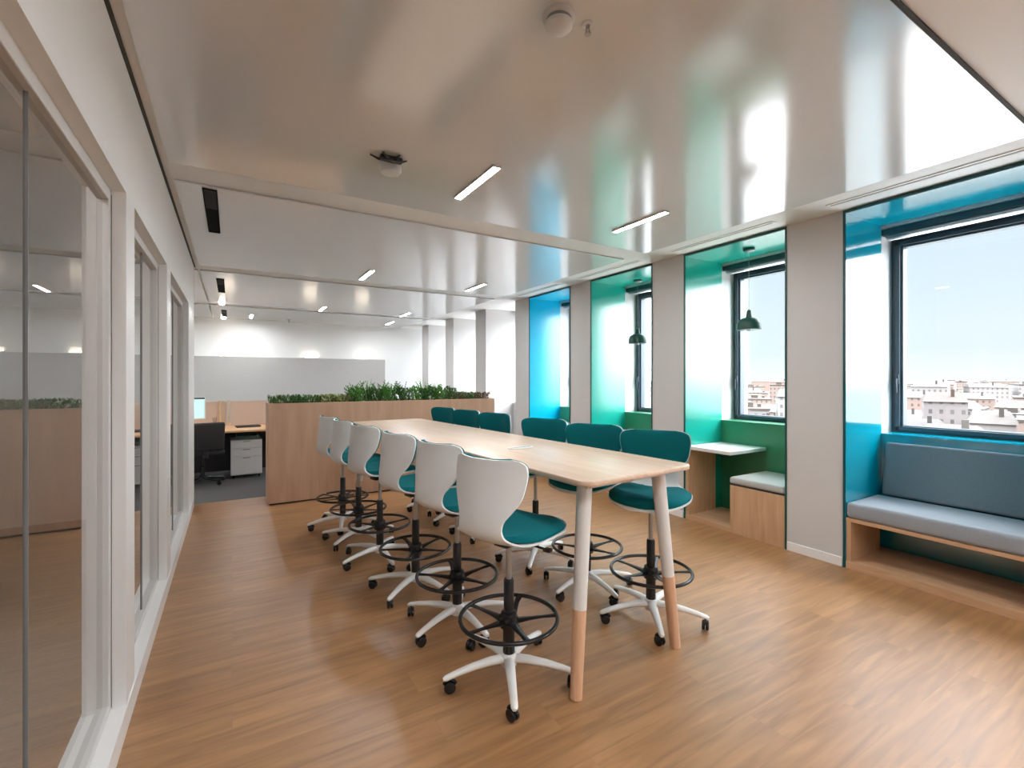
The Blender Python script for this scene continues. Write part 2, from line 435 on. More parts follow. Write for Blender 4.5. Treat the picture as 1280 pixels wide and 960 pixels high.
booth_names = {0: ('green booth beside the broad window', 'booth'), 1: ('middle green alcove', 'alcove'), 2: ('cyan blue alcove', 'alcove')}
pb = pt = None
for i in (0, 1, 2):
    y0 = P0+PIT*i+PW+.018; y1 = P0+PIT*(i+1)-.018
    nm = booth_names[i][0]
    lb = 'low oak box seat with pale grey cushion in the ' + nm
    lt = 'white-topped side table on an oak panel in the ' + nm
    if pb is None:
        pb = thing('box_seat', lb, 'bench', (4.2, y0, 0), 0, 'box seats in the window alcoves')
        obj('front_panel', B(((-.004, 0, .0), (.018, .53, .465)), bev=.002), M['birch'], pb)
        obj('side_panel', B(((.018, .51, .0), (.60, .53, .465)), bev=.002), M['birch'], pb)
        obj('lid', B(((.0, 0, .465), (.60, .53, .478))), M['dark'], pb)
        bm = bmesh.new(); box(bm, (-.010, .002, .479), (.60, .535, .545), .02, 3); obj('cushion', bm, M['boothgrey'], pb, True)
        pt = thing('side_table', lt, 'table', (4.2, y1, 0), 0, 'side tables in the window alcoves')
        obj('side_panel', B(((.0, -.035, .045), (.46, -.001, .75)), bev=.002), M['birch'], pt)
        obj('tabletop', B(((-.006, -.53, .75), (.605, -.001, .785)), bev=.004), M['tablegrey'], pt)
        obj('plinth', B(((-.004, -.53, .0), (.60, -.001, .045)), bev=.002), M['birch_h'], pt)
    else:
        dup(pb, (4.2, y0, 0), 0, lb); dup(pt, (4.2, y1, 0), 0, lt)

# pendants
def pendant(lab, loc):
    p = thing('pendant_lamp', lab, 'lamp', loc, 0, 'pendant lamps in the green alcoves')
    top = H-.028-loc[2]
    bm = bmesh.new(); lathe(bm, [(0, top), (.055, top), (.055, top-.022), (.045, top-.03), (0, top-.03)], 24); obj('canopy', bm, M['pend'], p, True)
    bm = bmesh.new(); tube(bm, [(0, 0, .20), (0, 0, top-.025)], .0016, 6); obj('cord', bm, M['jamb'], p)
    bm = bmesh.new()
    lathe(bm, [(.112, 0), (.115, .012), (.112, .06), (.098, .095), (.060, .118), (.030, .128), (.024, .16), (.020, .195), (.006, .205), (0, .205)], 32)
    obj('shade', bm, M['pend'], p, True)
    bm = bmesh.new(); lathe(bm, [(0, .045), (.02, .035), (.03, .01), (.02, -.012), (0, -.018)], 16); obj('bulb', bm, M['jamb'], p, True)
    return p
a = pendant('dark green bell pendant hanging in the booth beside the broad window', (4.5, 2.86, 2.0))
dup(a, (4.5, 4.38, 1.96), 0, 'dark green bell pendant hanging in the middle green alcove')

# ------------------------------------------------------------------ drafting chair
def smoothpts(ctrl, n):
    out = []; m = len(ctrl)
    for k in range(n+1):
        t = k/n*(m-1); i = min(int(t), m-2); f = t-i
        p = [ctrl[max(i-1, 0)], ctrl[i], ctrl[i+1], ctrl[min(i+2, m-1)]]
        out.append(tuple(.5*((2*p[1][d])+(-p[0][d]+p[2][d])*f+(2*p[0][d]-5*p[1][d]+4*p[2][d]-p[3][d])*f*f+(-p[0][d]+3*p[1][d]-3*p[2][d]+p[3][d])*f**3) for d in range(len(p[0]))))
    return out
# (y forward, z, half width, side curl) from seat front to the top of the back
PROF = [(.262, .645, .085, 0), (.250, .667, .155, .0), (.215, .684, .205, .004), (.125, .687, .240, .010), (.02, .682, .246, .014), (-.08, .679, .238, .016),
        (-.160, .684, .205, .016), (-.208, .708, .155, .016), (-.226, .750, .134, .018), (-.228, .80, .140, .026), (-.222, .85, .172, .042), (-.212, .91, .208, .058),
        (-.205, .98, .224, .066), (-.200, 1.035, .226, .068), (-.200, 1.062, .210, .060), (-.201, 1.076, .165, .04)]
NS = 44
SP = smoothpts(PROF, NS)
def shell_point(k, t, off=0., inset=0.):
    y, z, w, c = SP[k]
    y2, z2 = SP[min(k+1, NS)][:2]; y1, z1 = SP[max(k-1, 0)][:2]
    d = Vector((0, y2-y1, z2-z1)); d.normalize()
    nrm = Vector((0, d.z, -d.y))            # towards the sitter
    if nrm.y < 0 and nrm.z < 0: nrm = -nrm
    if nrm.z < -.2: nrm = -nrm
    w = max(w-inset, .01)
    return Vector((w*t, y, z)) + nrm*(c*abs(t)**2.2 + off)
def sheet(k0, k1, off, thick, inset, nt=14, edge=0., tip=.11):
    t = bmesh.new(); top = []; bot = []
    for k in range(k0, k1+1):
        ra, rb = [], []
        for j in range(nt+1):
            tt = -1+2*j/nt
            e = 0.
            if edge:
                f = min((k-k0)/4., (k1-k)/4., (1-abs(tt))*3.2, 1.); f = max(f, 0.)
                e = edge*(1-math.sqrt(max(0., 1-(1-f)**2)))
            kk = k
            ins = inset
            if edge:                          # rounded corners of the pad
                q = min(k-k0, k1-k)
                if q < 5: ins = inset + (tip if k1-k < k-k0 else .11)*(1-math.sqrt(1-(1-q/5.)**2))
            ra.append(t.verts.new(shell_point(kk, tt, off+thick-e, ins))); rb.append(t.verts.new(shell_point(kk, tt, off, ins)))
        top.append(ra); bot.append(rb)
    n = len(top)
    for a in range(n-1):
        for j in range(nt):
            t.faces.new((top[a][j], top[a][j+1], top[a+1][j+1], top[a+1][j]))
            t.faces.new((bot[a][j], bot[a+1][j], bot[a+1][j+1], bot[a][j+1]))
        for j in (0, nt):
            t.faces.new((top[a][j], top[a+1][j], bot[a+1][j], bot[a][j]))
    for a in (0, n-1):
        for j in range(nt): t.faces.new((top[a][j], top[a][j+1], bot[a][j+1], bot[a][j]))
    bmesh.ops.recalc_face_normals(t, faces=t.faces)
    return t

def make_chair(label, loc, rz, star, dz):
    c = thing('drafting_chair', label, 'chair', loc, rz, 'drafting chairs around the high table')
    def up(bm):
        bmesh.ops.translate(bm, verts=bm.verts, vec=(0, 0, dz)); return bm
    obj('shell', up(sheet(0, NS, -.009, .009, 0)), M['shell'], c, True)
    kb = min(range(NS+1), key=lambda k: abs(SP[k][1]-.835)+(10 if SP[k][0] > -.2 else 0))
    ks = min(range(NS+1), key=lambda k: abs(SP[k][0]+.175)+(10 if SP[k][1] > .72 else 0))
    obj('seat_cushion', up(sheet(2, ks, .001, .038, .006, 18, .026)), M['fabric'], c, True)
    obj('back_cushion', up(sheet(kb, NS, .001, .028, .006, 18, .016, .03)), M['fabric'], c, True)
    # mechanism
    bm = bmesh.new()
    box(bm, (-.075, -.10, .648), (.075, .10, .668), .006)
    box(bm, (-.045, -.07, .618), (.045, .06, .650), .010)
    obj('mechanism', up(bm), M['black'], c, True)
    bm = bmesh.new()
    tube(bm, [(.05, .02, .635), (.13, .03, .632), (.20, .035, .628)], [.006, .006, .006], 8)
    box(bm, (.195, .018, .618), (.235, .052, .636), .006)
    obj('height_lever', up(bm), M['black'], c, True)
    bm = bmesh.new(); lathe(bm, [(.014, .47), (.014, .625+dz)], 16); obj('gas_rod', bm, M['chrome'], c, True)
    bm = bmesh.new(); lathe(bm, [(.030, .10), (.030, .30), (.026, .32), (.026, .485), (.022, .495), (0, .495)], 20); obj('column', bm, M['black'], c, True)
    # foot ring
    bm = bmesh.new()
    tube(bm, [(.245*math.cos(2*PI*k/48), .245*math.sin(2*PI*k/48), .300) for k in range(48)], .0105, 10, True)
    r = obj('foot_ring', bm, M['black'], c, True)
    bm = bmesh.new(); lathe(bm, [(.0305, .255), (.046, .255), (.048, .30), (.040, .325), (.0305, .33)], 20)
    obj('ring_hub', bm, M['black'], r, True)
    for k in range(5):
        a = 2*PI*k/5 + star + .3
        bm = bmesh.new()
        pts = [(q*math.cos(a), q*math.sin(a), z) for q, z in ((.038, .282), (.10, .290), (.17, .296), (.236, .300))]
        tube(bm, pts, [.032, .021, .014, .018], 8, False, .30)
        obj('spoke', bm, M['black'], r, True)
    # five-star base with twin-wheel casters
    bm = bmesh.new(); lathe(bm, [(.0, .062), (.040, .062), (.046, .085), (.043, .115), (.036, .125), (.0, .125)], 24)
    b = obj('base_hub', bm, M['basewhite'], c, True)
    for k in range(5):
        a = 2*PI*k/5 + star
        d = Vector((math.cos(a), math.sin(a), 0)); s = Vector((-math.sin(a), math.cos(a), 0))
        bm = bmesh.new()
        tube(bm, [tuple(d*q+Vector((0, 0, z))) for q, z in ((.030, .098), (.10, .100), (.19, .094), (.27, .082), (.325, .070), (.338, .066))],
             [.027, .025, .021, .018, .0165, .010], 12, False, .78)
        obj('base_arm', bm, M['basewhite'], c, True)
        bm = bmesh.new()
        ct = d*.318
        sw = a + 1.1 + .9*k                     # each caster swivelled its own way
        wd = Vector((math.cos(sw), math.sin(sw), 0)); ax = Vector((-math.sin(sw), math.cos(sw), 0))
        off = ct + wd*.012
        for sg in (-1, 1):
            mt = Matrix.Translation(off + ax*sg*.011 + Vector((0, 0, .028))) @ ax.to_track_quat('Z', 'Y').to_matrix().to_4x4()
            lathe(bm, [(0, -.008), (.020, -.009), (.027, -.006), (.028, 0), (.027, .006), (.020, .009), (0, .008)], 20, mt)
        tube(bm, [tuple(ct+Vector((0, 0, .040))), tuple(ct+Vector((0, 0, .068)))], .008, 8)
        hp = [tuple(off+wd*(.031*math.cos(q))+Vector((0, 0, .030+.031*math.sin(q)))) for q in [PI*x/8 for x in range(1, 8)]]
        tube(bm, hp, .0075, 8, False, 1.)
        obj('caster', bm, M['black'], c, True)
    return c

TR = math.radians(4.)
ordw = ['at the open near end', 'second from the near end', 'third from the near end', 'fourth from the near end', 'second from the planter end', 'at the planter end']
Lpos = [(1.200, 2.045, 20), (1.190, 2.655, 14), (1.130, 3.245, 12), (1.060, 3.93, 16), (1.015, 4.50, 10), (.975, 5.02, 12)]
Rpos = [(2.262, 2.090, 33), (2.20, 2.635, 29), (2.165, 3.25, 25), (2.105, 4.06, 15), (2.065, 4.63, 14), (2.025, 5.19, 14)]
Lstar = [28, 60, 4, 56, 5, 40]; Rstar = [17, 50, 12, 8, 60, 44]
# the swivel of the seat differs from the base, so each chair gets its own base turn
k = 0
for side, pos, stars in (('partition', Lpos, Lstar), ('window', Rpos, Rstar)):
    for j, (x, y, ang) in enumerate(pos):
        face = math.radians(ang) if side == 'partition' else math.radians(180+ang)
        rz = face-PI/2
        lab = 'white-shell teal drafting chair on the high table\'s %s side, %s' % ('glass-partition' if side == 'partition' else 'window', ordw[j])
        make_chair(lab, (x, y, 0), rz, math.radians(stars[j])-rz, .05 if side == 'partition' else .085)

# ------------------------------------------------------------------ high table
tb = thing('high_table', 'long pale wood high table on two-tone splayed legs', 'table', (1.79, 1.685, 0), TR)
TW, TL, TZ = .41, 3.72, 1.03
bm = bmesh.new()
prism(bm, rrect(-TW, 0, TW, TL, .07, 8), TZ-.026, TZ, .007, 3)
top = obj('tabletop', bm, M['tabletop'], tb, True)
bm = bmesh.new(); box(bm, (-TW+.10, .10, TZ-.062), (TW-.10, .13, TZ-.026), .004); box(bm, (-TW+.10, TL-.13, TZ-.062), (TW-.10, TL-.10, TZ-.026), .004)
box(bm, (-TW+.10, .13, TZ-.062), (-TW+.125, TL-.13, TZ-.026), .004); box(bm, (TW-.125, .13, TZ-.062), (TW-.10, TL-.13, TZ-.026), .004)
obj('apron', bm, M['legwhite'], tb)
for sx in (-1, 1):
    for (yt, yf) in ((.16, .085), (TL-.16, TL-.085)):
        p0 = Vector((sx*(TW-.130)+.012, yt, TZ-.028)); p1 = Vector((sx*(TW-.035)-.022, yf, 0))
        tm = p0.lerp(p1, .605)
        bm = bmesh.new(); tube(bm, [p0, p0.lerp(p1, .3), tm], [.039, .037, .034], 20)
        l = obj('leg', bm, M['legwhite'], tb, True)
        bm = bmesh.new(); tube(bm, [tm, tm.lerp(p1, .5), p1], [.034, .0315, .0285], 20)
        obj('leg_tip', bm, M['legwood'], l, True, label='bare wood lower leg')
bm = bmesh.new(); prism(bm, [(.10*math.cos(2*PI*q/32)*1.0-.02, 1.05+.055*math.sin(2*PI*q/32)) for q in range(32)], TZ, TZ+.005, .002, 2)
fl = obj('cable_flap', bm, M['legwhite'], tb, True)
bm = bmesh.new(); box(bm, (-.10, 1.046, TZ+.005), (.06, 1.054, TZ+.0062)); obj('flap_slot', bm, M['detdark'], fl)

# ------------------------------------------------------------------ planter
PX0, PX1, PY, PD, PZ = .365, 3.42, 6.25, .42, 1.21
pl = thing('planter', 'long waist-high oak veneer planter across the end of the meeting area', 'planter', ((PX0+PX1)/2, PY+PD/2, 0))
px = (PX1-PX0)/2; py = PD/2
obj('front_panel', B(((-px, -py, .02), (px, -py+.022, PZ)), bev=.002), M['planter'], pl)
obj('rear_panel', B(((-px, py-.022, .02), (px, py, PZ)), bev=.002), M['planter'], pl)
obj('end_panel', B(((-px, -py+.022, .02), (-px+.022, py-.022, PZ)), bev=.001), M['planter'], pl)
obj('end_panel', B(((px-.022, -py+.022, .02), (px, py-.022, PZ)), bev=.001), M['planter'], pl)
obj('plinth', B(((-px+.02, -py+.02, 0), (px-.02, py-.02, .02))), M['dark'], pl)
obj('soil', B(((-px+.022, -py+.022, PZ-.10), (px-.022, py-.022, PZ-.04))), M['soil'], pl)

def leaf_blade(bm, base, az, length, lean, width, rnd, segs=4):
    d = Vector((math.cos(az), math.sin(az), 0)); s = Vector((-math.sin(az), math.cos(az), 0))
    prev = None; p = Vector(base); ang = rnd.uniform(.02, .25)
    for k in range(segs+1):
        f = k/segs; w = width*math.sin(PI*min(.97, .12+.88*f))**.8
        a, b = bm.verts.new(p-s*w), bm.verts.new(p+s*w)
        if prev: bm.faces.new((prev[0], prev[1], b, a))
        prev = (a, b)
        p = p + (d*math.sin(ang)+Vector((0, 0, 1))*math.cos(ang))*(length/segs); ang += lean/segs

def plant(name, lab, x, y, kind, mat, seed):
    rnd = random.Random(seed)
    t = thing(name, lab, 'plant', (x, y, PZ-.045), 0, 'plants in the oak planter')
    if kind == 'fern':                           # upright arching fronds with leaflets
        for k in range(26):
            bm = bmesh.new(); az = rnd.uniform(0, 2*PI); ln = rnd.uniform(.17, .33); lean = rnd.uniform(.15, 1.2)
            d = Vector((math.cos(az), math.sin(az), 0)); ang = .08; p = Vector((d.x*.02, d.y*.02, 0)); pts = []
            for q in range(10):
                pts.append(p.copy()); p = p+(d*math.sin(ang)+Vector((0, 0, 1))*math.cos(ang))*ln/9; ang += lean/9
            tube(bm, pts, [.0022]*10, 5)
            for q in range(2, 10):
                for sg in (-1, 1):
                    leaf_blade(bm, pts[q], az+sg*1.1, .045*(1.15-q/12.), 1.2, .0075, rnd, 3)
            obj('frond', bm, mat, t)
    elif kind == 'bush':
        bm = bmesh.new()
        for k in range(9):
            az = rnd.uniform(0, 2*PI); d = Vector((math.cos(az), math.sin(az), 0)); h = rnd.uniform(.08, .19)
            pts = [d*.01, d*.03+Vector((0, 0, h*.5)), d*rnd.uniform(.05, .11)+Vector((0, 0, h))]
            tube(bm, pts, [.003, .0025, .002], 5)
        obj('stem', bm, M['leaf1'], t)
        bm = bmesh.new()
        for k in range(260):
            az = rnd.uniform(0, 2*PI); r = .12*math.sqrt(rnd.random()); h = rnd.uniform(.03, .24)*(1-r*2.2)
            leaf_blade(bm, (r*math.cos(az), r*math.sin(az), h), az+rnd.uniform(-.8, .8), rnd.uniform(.03, .055), 1.5, .010, rnd, 3)
        obj('foliage', bm, mat, t)
    else:                                        # low creeping mat
        bm = bmesh.new()
        for k in range(6):
            az = rnd.uniform(0, 2*PI); d = Vector((math.cos(az)*.16, math.sin(az)*.10, 0))
            tube(bm, [(0, 0, .01), d*.5+Vector((0, 0, .05)), d+Vector((0, 0, .045))], .003, 5)
        obj('stem', bm, M['leaf4'], t)
        bm = bmesh.new()
        for k in range(260):
            a = rnd.uniform(0, 2*PI); r = math.sqrt(rnd.random())
            leaf_blade(bm, (.19*r*math.cos(a), .13*r*math.sin(a), rnd.uniform(.015, .115)), rnd.uniform(0, 2*PI), rnd.uniform(.03, .06), 1.4, .010, rnd, 3)
        obj('foliage', bm, mat, t)

rp = random.Random(3)
low_ord = ['at the corridor end', 'second from the corridor end', 'third from the corridor end', 'just before the tall ferns']
for j, x in enumerate((.57, .82, 1.06, 1.28)):
    plant('creeping_plant', 'low dark creeping plant %s of the oak planter' % low_ord[j] if j < 3 else 'low yellowish creeping plant just before the tall ferns of the planter', x, PY+.19+rp.uniform(-.02, .02), 'low', M['leaf1'] if j in (0, 1) else M['leaf3'], 10+j)
fo = ['first', 'second', 'third', 'fourth', 'fifth']
for j, x in enumerate((1.42, 1.58, 1.75, 1.90, 2.06)):
    plant('fern', '%s fern of the tall clump in the planter, counted from the corridor end' % fo[j], x, PY+.27+rp.uniform(-.02, .02), 'fern', M['leaf2'] if j % 2 else M['leaf1'], 30+j)
bo = ['first', 'second', 'third', 'fourth', 'fifth', 'sixth', 'seventh', 'eighth']
for j, x in enumerate((1.42, 1.62, 1.82, 2.02, 2.22, 2.41, 2.58, 2.74)):
    plant('bushy_plant', '%s small-leaved bushy plant in the planter, counted from the corridor end' % bo[j], x, PY+.145+rp.uniform(-.01, .01), 'bush', M['leaf1'] if j % 2 else M['leaf2'], 50+j)
for j, x in enumerate((2.40, 2.58)):
    plant('fern', ('airy green fern rising between the bushy plants in the oak planter' if j == 0 else 'airy green fern behind the last bushy plant of the oak planter'), x, PY+.27, 'fern', M['leaf2'], 70+j)
for j, x in enumerate((2.86, 3.05, 3.24)):
    plant('creeping_plant', 'low russet creeping plant in the oak planter, %s from the window end' % ('third', 'second', 'first')[j], x, PY+.2, 'low', M['leaf4'] if j != 1 else M['leaf1'], 80+j)

# ------------------------------------------------------------------ ceiling fittings
lp = None
def led(x, y, lab, grp='linear lights in the ceiling'):
    global lp
    if lp is None:
        lp = thing('ceiling_light', lab, 'light', (x, y, H-.016), 0, grp)
        obj('housing', B(((-.030, -.30, -.016), (-.024, .30, 0)), ((.024, -.30, -.016), (.030, .30, 0)), ((-.024, -.30, -.016), (.024, -.294, 0)), ((-.024, .294, -.016), (.024, .30, 0))), M['detector'], lp)
        obj('diffuser', B(((-.024, -.294, -.013), (.024, .294, -.004))), M['led'], lp)
    else: dup(lp, (x, y, H-.016), 0, lab, grp)
led(1.42, 2.86, 'slim lit linear ceiling light above the partition side of the high table')
led(2.955, 2.86, 'slim lit linear ceiling light between the high table and the green alcoves')
led(1.47, 6.08, 'slim lit linear ceiling light above the tall ferns of the planter')
led(3.02, 6.10, 'slim lit linear ceiling light above the window end of the planter')
led(1.457, 9.4, 'small far lit ceiling light deep in the office, away from the windows')
led(3.05, 9.4, 'small far lit ceiling light deep in the office, close to the windows')
led(3.2, 11.0, 'faint lit ceiling light added to brighten the far wall, above the bushy plants')  # extra light, added to lift the far wall
led(.35, 11.3, 'faint lit ceiling light added to brighten the far wall, above the desk divider')  # likewise added for a brighter far wall, desk side
for x, y in ((-2.6, 7.9), (-2.6, 9.4), (-2.6, 10.9), (-1.3, 8.6), (-1.3, 10.6)):
    led(x, y, 'unseen linear ceiling light added to brighten the far office', 'added linear lights over the far office')  # hidden by the partition, added to brighten the office
for x, y in ((.35, -.35), (1.42, -.35), (2.955, -.35), (.35, -3.0), (1.42, -3.0), (2.955, -3.0)):
    led(x, y, 'unseen linear ceiling light added behind the camera for fill', 'added linear lights behind the camera')  # out-of-frame lights added as fill for the room
led(-1.25, 2.0, 'unseen linear ceiling light added to light the carpet behind the glass partition', 'added linear light behind the glass partition')  # added out of frame to light the carpet behind the glass

sl = None
for j, (y, ln) in enumerate(((4.47, 1.1), (7.90, 1.1), (11.2, 1.0))):
    lab = ['black ceiling slot closest to the camera, along the glass partition', 'black ceiling slot over the passage to the desks', 'black ceiling slot near the far wall'][j]
    if sl is None:
        sl = thing('ceiling_slot', lab, 'light', (-.135, y, H-.016), 0, 'black slots in the ceiling')
        obj('frame', B(((-.045, -.56, -.010), (-.038, .56, 0)), ((.038, -.56, -.010), (.045, .56, 0)), ((-.038, -.56, -.010), (.038, -.553, 0)), ((-.038, .553, -.010), (.038, .56, 0))), M['matteblack'], sl)
        obj('louvre', B(((-.038, -.553, -.006), (.038, -.12, -.001))), M['mattegrey'], sl)
        obj('trough', B(((-.038, -.12, -.004), (.038, .553, -.001))), M['matteblack'], sl)
    else: dup(sl, (-.135, y, H-.016), 0, lab)
dl = None
for j, y in enumerate((9.55, 11.75)):
    lab = ['round lit downlight between the two far black slots', 'round lit downlight just before the far wall, beyond the last black slot'][j]
    if dl is None:
        dl = thing('downlight', lab, 'light', (-.15, y, H-.016), 0, 'round downlights over the passage')
        bm = bmesh.new(); lathe(bm, [(.045, -.001), (.06, -.001), (.06, -.008), (.045, -.012)], 24); obj('ring', bm, M['detector'], dl, True)
        bm = bmesh.new(); lathe(bm, [(0, -.001), (.044, -.001), (.046, -.022), (.038, -.042), (.020, -.052), (0, -.055)], 24); obj('lens', bm, M['spot'], dl, True)
    else: dup(dl, (-.15, y, H-.016), 0, lab)

d = thing('smoke_detector', 'round white smoke detector on the ceiling close to the camera', 'smoke detector', (1.03, 1.392, H-.016))
bm = bmesh.new(); lathe(bm, [(0, 0), (.058, 0), (.060, -.012), (.052, -.016), (0, -.016)], 32); obj('base', bm, M['detector'], d, True)
bm = bmesh.new(); lathe(bm, [(0, -.016), (.046, -.016), (.047, -.030), (0, -.030)], 32); obj('vent_ring', bm, M['detdark'], d, True)
bm = bmesh.new(); lathe(bm, [(0, -.030), (.050, -.030), (.050, -.042), (.036, -.056), (.012, -.062), (0, -.062)], 32); obj('dome', bm, M['detector'], d, True)
s = thing('ceiling_sprinkler', 'small metal sprinkler beside the smoke detector on the ceiling', 'sprinkler', (1.148, 1.37, H-.016))
bm = bmesh.new(); lathe(bm, [(0, 0), (.022, 0), (.020, -.006), (0, -.006)], 20); obj('escutcheon', bm, M['detector'], s, True)
bm = bmesh.new(); lathe(bm, [(.008, -.006), (.006, -.02), (0, -.02)], 12); tube(bm, [(-.007, 0, -.016), (-.009, 0, -.028), (0, 0, -.038)], .002, 6); tube(bm, [(.007, 0, -.016), (.009, 0, -.028), (0, 0, -.038)], .002, 6); obj('frame_arms', bm, M['chrome'], s, True)
bm = bmesh.new(); lathe(bm, [(0, -.037), (.013, -.038), (.013, -.040), (0, -.040)], 16); obj('deflector', bm, M['chrome'], s, True)
s2 = thing('ceiling_sprinkler', 'tiny grey sprinkler on the ceiling just before the far wall', 'sprinkler', (1.10, 11.6, H-.016))
bm = bmesh.new(); lathe(bm, [(0, 0), (.04, 0), (.036, -.012), (.012, -.02), (.012, -.06), (.028, -.065), (0, -.07)], 16); obj('head', bm, M['detdark'], s2, True)

w = thing('ceiling_sensor', 'white ceiling unit with spread black arms above the walkway', 'ceiling unit', (.825, 2.86, H-.016))
bm = bmesh.new(); lathe(bm, [(0, 0), (.062, 0), (.064, -.010), (.066, -.040), (.058, -.056), (0, -.056)], 28, Matrix.Translation((.02, .03, 0))); obj('body', bm, M['detector'], w, True)
for ax, ay in ((-.125, -.03), (-.07, -.10), (.03, -.11), (.09, -.055)):
    bm = bmesh.new(); tube(bm, [(ax*.15, ay*.3-.04, -.010), (ax*.6, ay*.7-.03, -.022), (ax, ay-.02, -.006)], [.012, .011, .006], 8, False, .6); obj('arm', bm, M['black'], w, True)
bm = bmesh.new(); box(bm, (-.075, -.095, -.034), (.06, -.055, -.002), .008); obj('bracket', bm, M['black'], w, True)

# ------------------------------------------------------------------ far office
wp = thing('wall_panel', 'wide pale grey felt panel mounted on the far white wall', 'wall panel', (1.0, YF-.06, 0))
obj('board', B(((-5.2, -.03, .35), (2.40, .03, 2.0)), bev=.004), M['panelgrey'], wp)
obj('bracket', B(((-4.8, .03, .5), (-4.7, .058, 1.9)), ((1.9, .03, .5), (2.0, .058, 1.9))), M['chrome'], wp)
for j, (x, y) in enumerate(((-.1, 0), (1.62, 0), (2.83, 0), (-2.2, 0))):
    lab = 'warm uplight glowing over the grey far-wall panel, %s' % ['beyond the corridor', 'behind the creeping plants', 'behind the tall ferns', 'hidden by the partition'][j]
    u = thing('wall_washer', lab, 'light', (x, YF-.045, 2.002), 0, 'uplights on the far panel')
    obj('housing', B(((-.16, -.03, 0), (.16, .035, .018))), M['detector'], u)
    obj('lens', B(((-.15, -.005, .0185), (.15, .030, .022))), M['wash'], u)

dk = thing('desk', 'long warm wood office desk beyond the planter', 'desk', (0, 0, 0))
obj('desktop', B(((-2.3, 8.05, .712), (1.6, 9.45, .74)), bev=.003), M['deskwood'], dk)
for x in (-2.2, 1.5):
    bm = bmesh.new(); box(bm, (x-.03, 8.15, 0), (x+.03, 8.21, .712), .004); box(bm, (x-.03, 9.3, 0), (x+.03, 9.36, .712), .004); box(bm, (x-.025, 8.21, .65), (x+.025, 9.3, .70), .004)
    obj('leg_frame', bm, M['dark'], dk)
obj('underdesk_dark_sheet', B(((-2.17, 8.72, .05), (1.47, 8.74, .70))), M['dark'], dk)  # dark sheet added to deepen the dark under the desk
ds = thing('desk_screen', 'blush fabric divider standing along the middle of the desk', 'divider', (0, 9.0, .74))
obj('panel', B(((-.02, -.015, .0), (1.5, .015, .40)), bev=.004), M['screenfab'], ds)
obj('panel', B(((-2.2, -.015, .0), (-.07, .015, .40)), bev=.004), M['screenfab'], ds)
obj('post', B(((-.055, -.02, 0), (-.035, .02, .42)), bev=.002), M['brass'], ds)
obj('post', B(((-.175, -.06, 0), (-.155, -.02, .42)), bev=.002), M['brass'], ds)
mo = thing('monitor', 'white monitor with a bright cyan screen on the desk', 'monitor', (-.62, 8.62, .74), math.radians(-6))
bm = bmesh.new(); box(bm, (-.27, -.012, .15), (.27, .02, .48), .006); obj('housing', bm, M['jamb'], mo, True)
obj('screen', B(((-.26, -.0135, .165), (.26, -.0120, .455))), M['screen'], mo)
bm = bmesh.new(); box(bm, (-.265, -.015, .456), (.265, -.0122, .478)); obj('bezel', bm, M['dark'], mo)
bm = bmesh.new(); box(bm, (-.03, .02, .0), (.03, .035, .3), .004); box(bm, (-.11, -.07, 0), (.11, .09, .012), .004); obj('stand', bm, M['jamb'], mo, True)
pd = thing('pedestal', 'grey-white drawer pedestal under the desk beside the planter', 'drawer unit', (.19, 8.38, 0))
bm = bmesh.new(); box(bm, (-.21, -.18, .05), (.21, .30, .58), .006); obj('body', bm, M['pedestal'], pd)
for z0, z1 in ((.06, .33), (.335, .455), (.46, .575)):
    dr = obj('drawer', B(((-.205, -.198, z0), (.205, -.18, z1)), bev=.002), M['pedestal'], pd)
    obj('handle', B(((-.05, -.206, z1-.025), (.05, -.198, z1-.015))), M['detdark'], dr)
for x in (-.17, .17):
    for y in (-.14, .26):
        bm = bmesh.new(); lathe(bm, [(0, -.012), (.02, -.012), (.025, 0), (.02, .012), (0, .012)], 14, Matrix.Translation((x, y, .025)) @ Matrix.Rotation(PI/2, 4, 'Y')); tube(bm, [(x, y, .025), (x, y, .052)], .006, 6); obj('caster', bm, M['black'], pd, True)
tr = thing('desk_tray', 'dark green tray lying on top of the drawer pedestal', 'tray', (.19, 8.38, .581))
bm = bmesh.new(); box(bm, (-.14, -.15, 0), (.16, .15, .01)); box(bm, (-.14, -.15, .01), (-.13, .15, .07)); box(bm, (.15, -.15, .01), (.16, .15, .07)); box(bm, (-.13, .14, .01), (.15, .15, .07)); box(bm, (-.13, -.15, .01), (.15, -.14, .05)); obj('tray_body', bm, M['pend'], tr)
oc = thing('office_chair', 'dark upholstered office chair tucked under the desk', 'chair', (-.36, 8.02, 0), math.radians(12))
bm = bmesh.new(); box(bm, (-.24, -.22, .43), (.24, .26, .50), .03, 4); obj('seat', bm, M['dark'], oc, True)
bm = bmesh.new(); box(bm, (-.22, -.035, 0), (.22, .035, .40), .03, 4, Matrix.Translation((0, -.24, .50)) @ Matrix.Rotation(math.radians(8), 4, 'X')); obj('backrest', bm, M['dark'], oc, True)
bm = bmesh.new(); box(bm, (-.03, -.25, .40), (.03, -.20, .62), .006); obj('back_bracket', bm, M['dark'], oc, True)
bm = bmesh.new(); lathe(bm, [(.03, .09), (.03, .25), (.018, .26), (.018, .43)], 16); obj('column', bm, M['black'], oc, True)
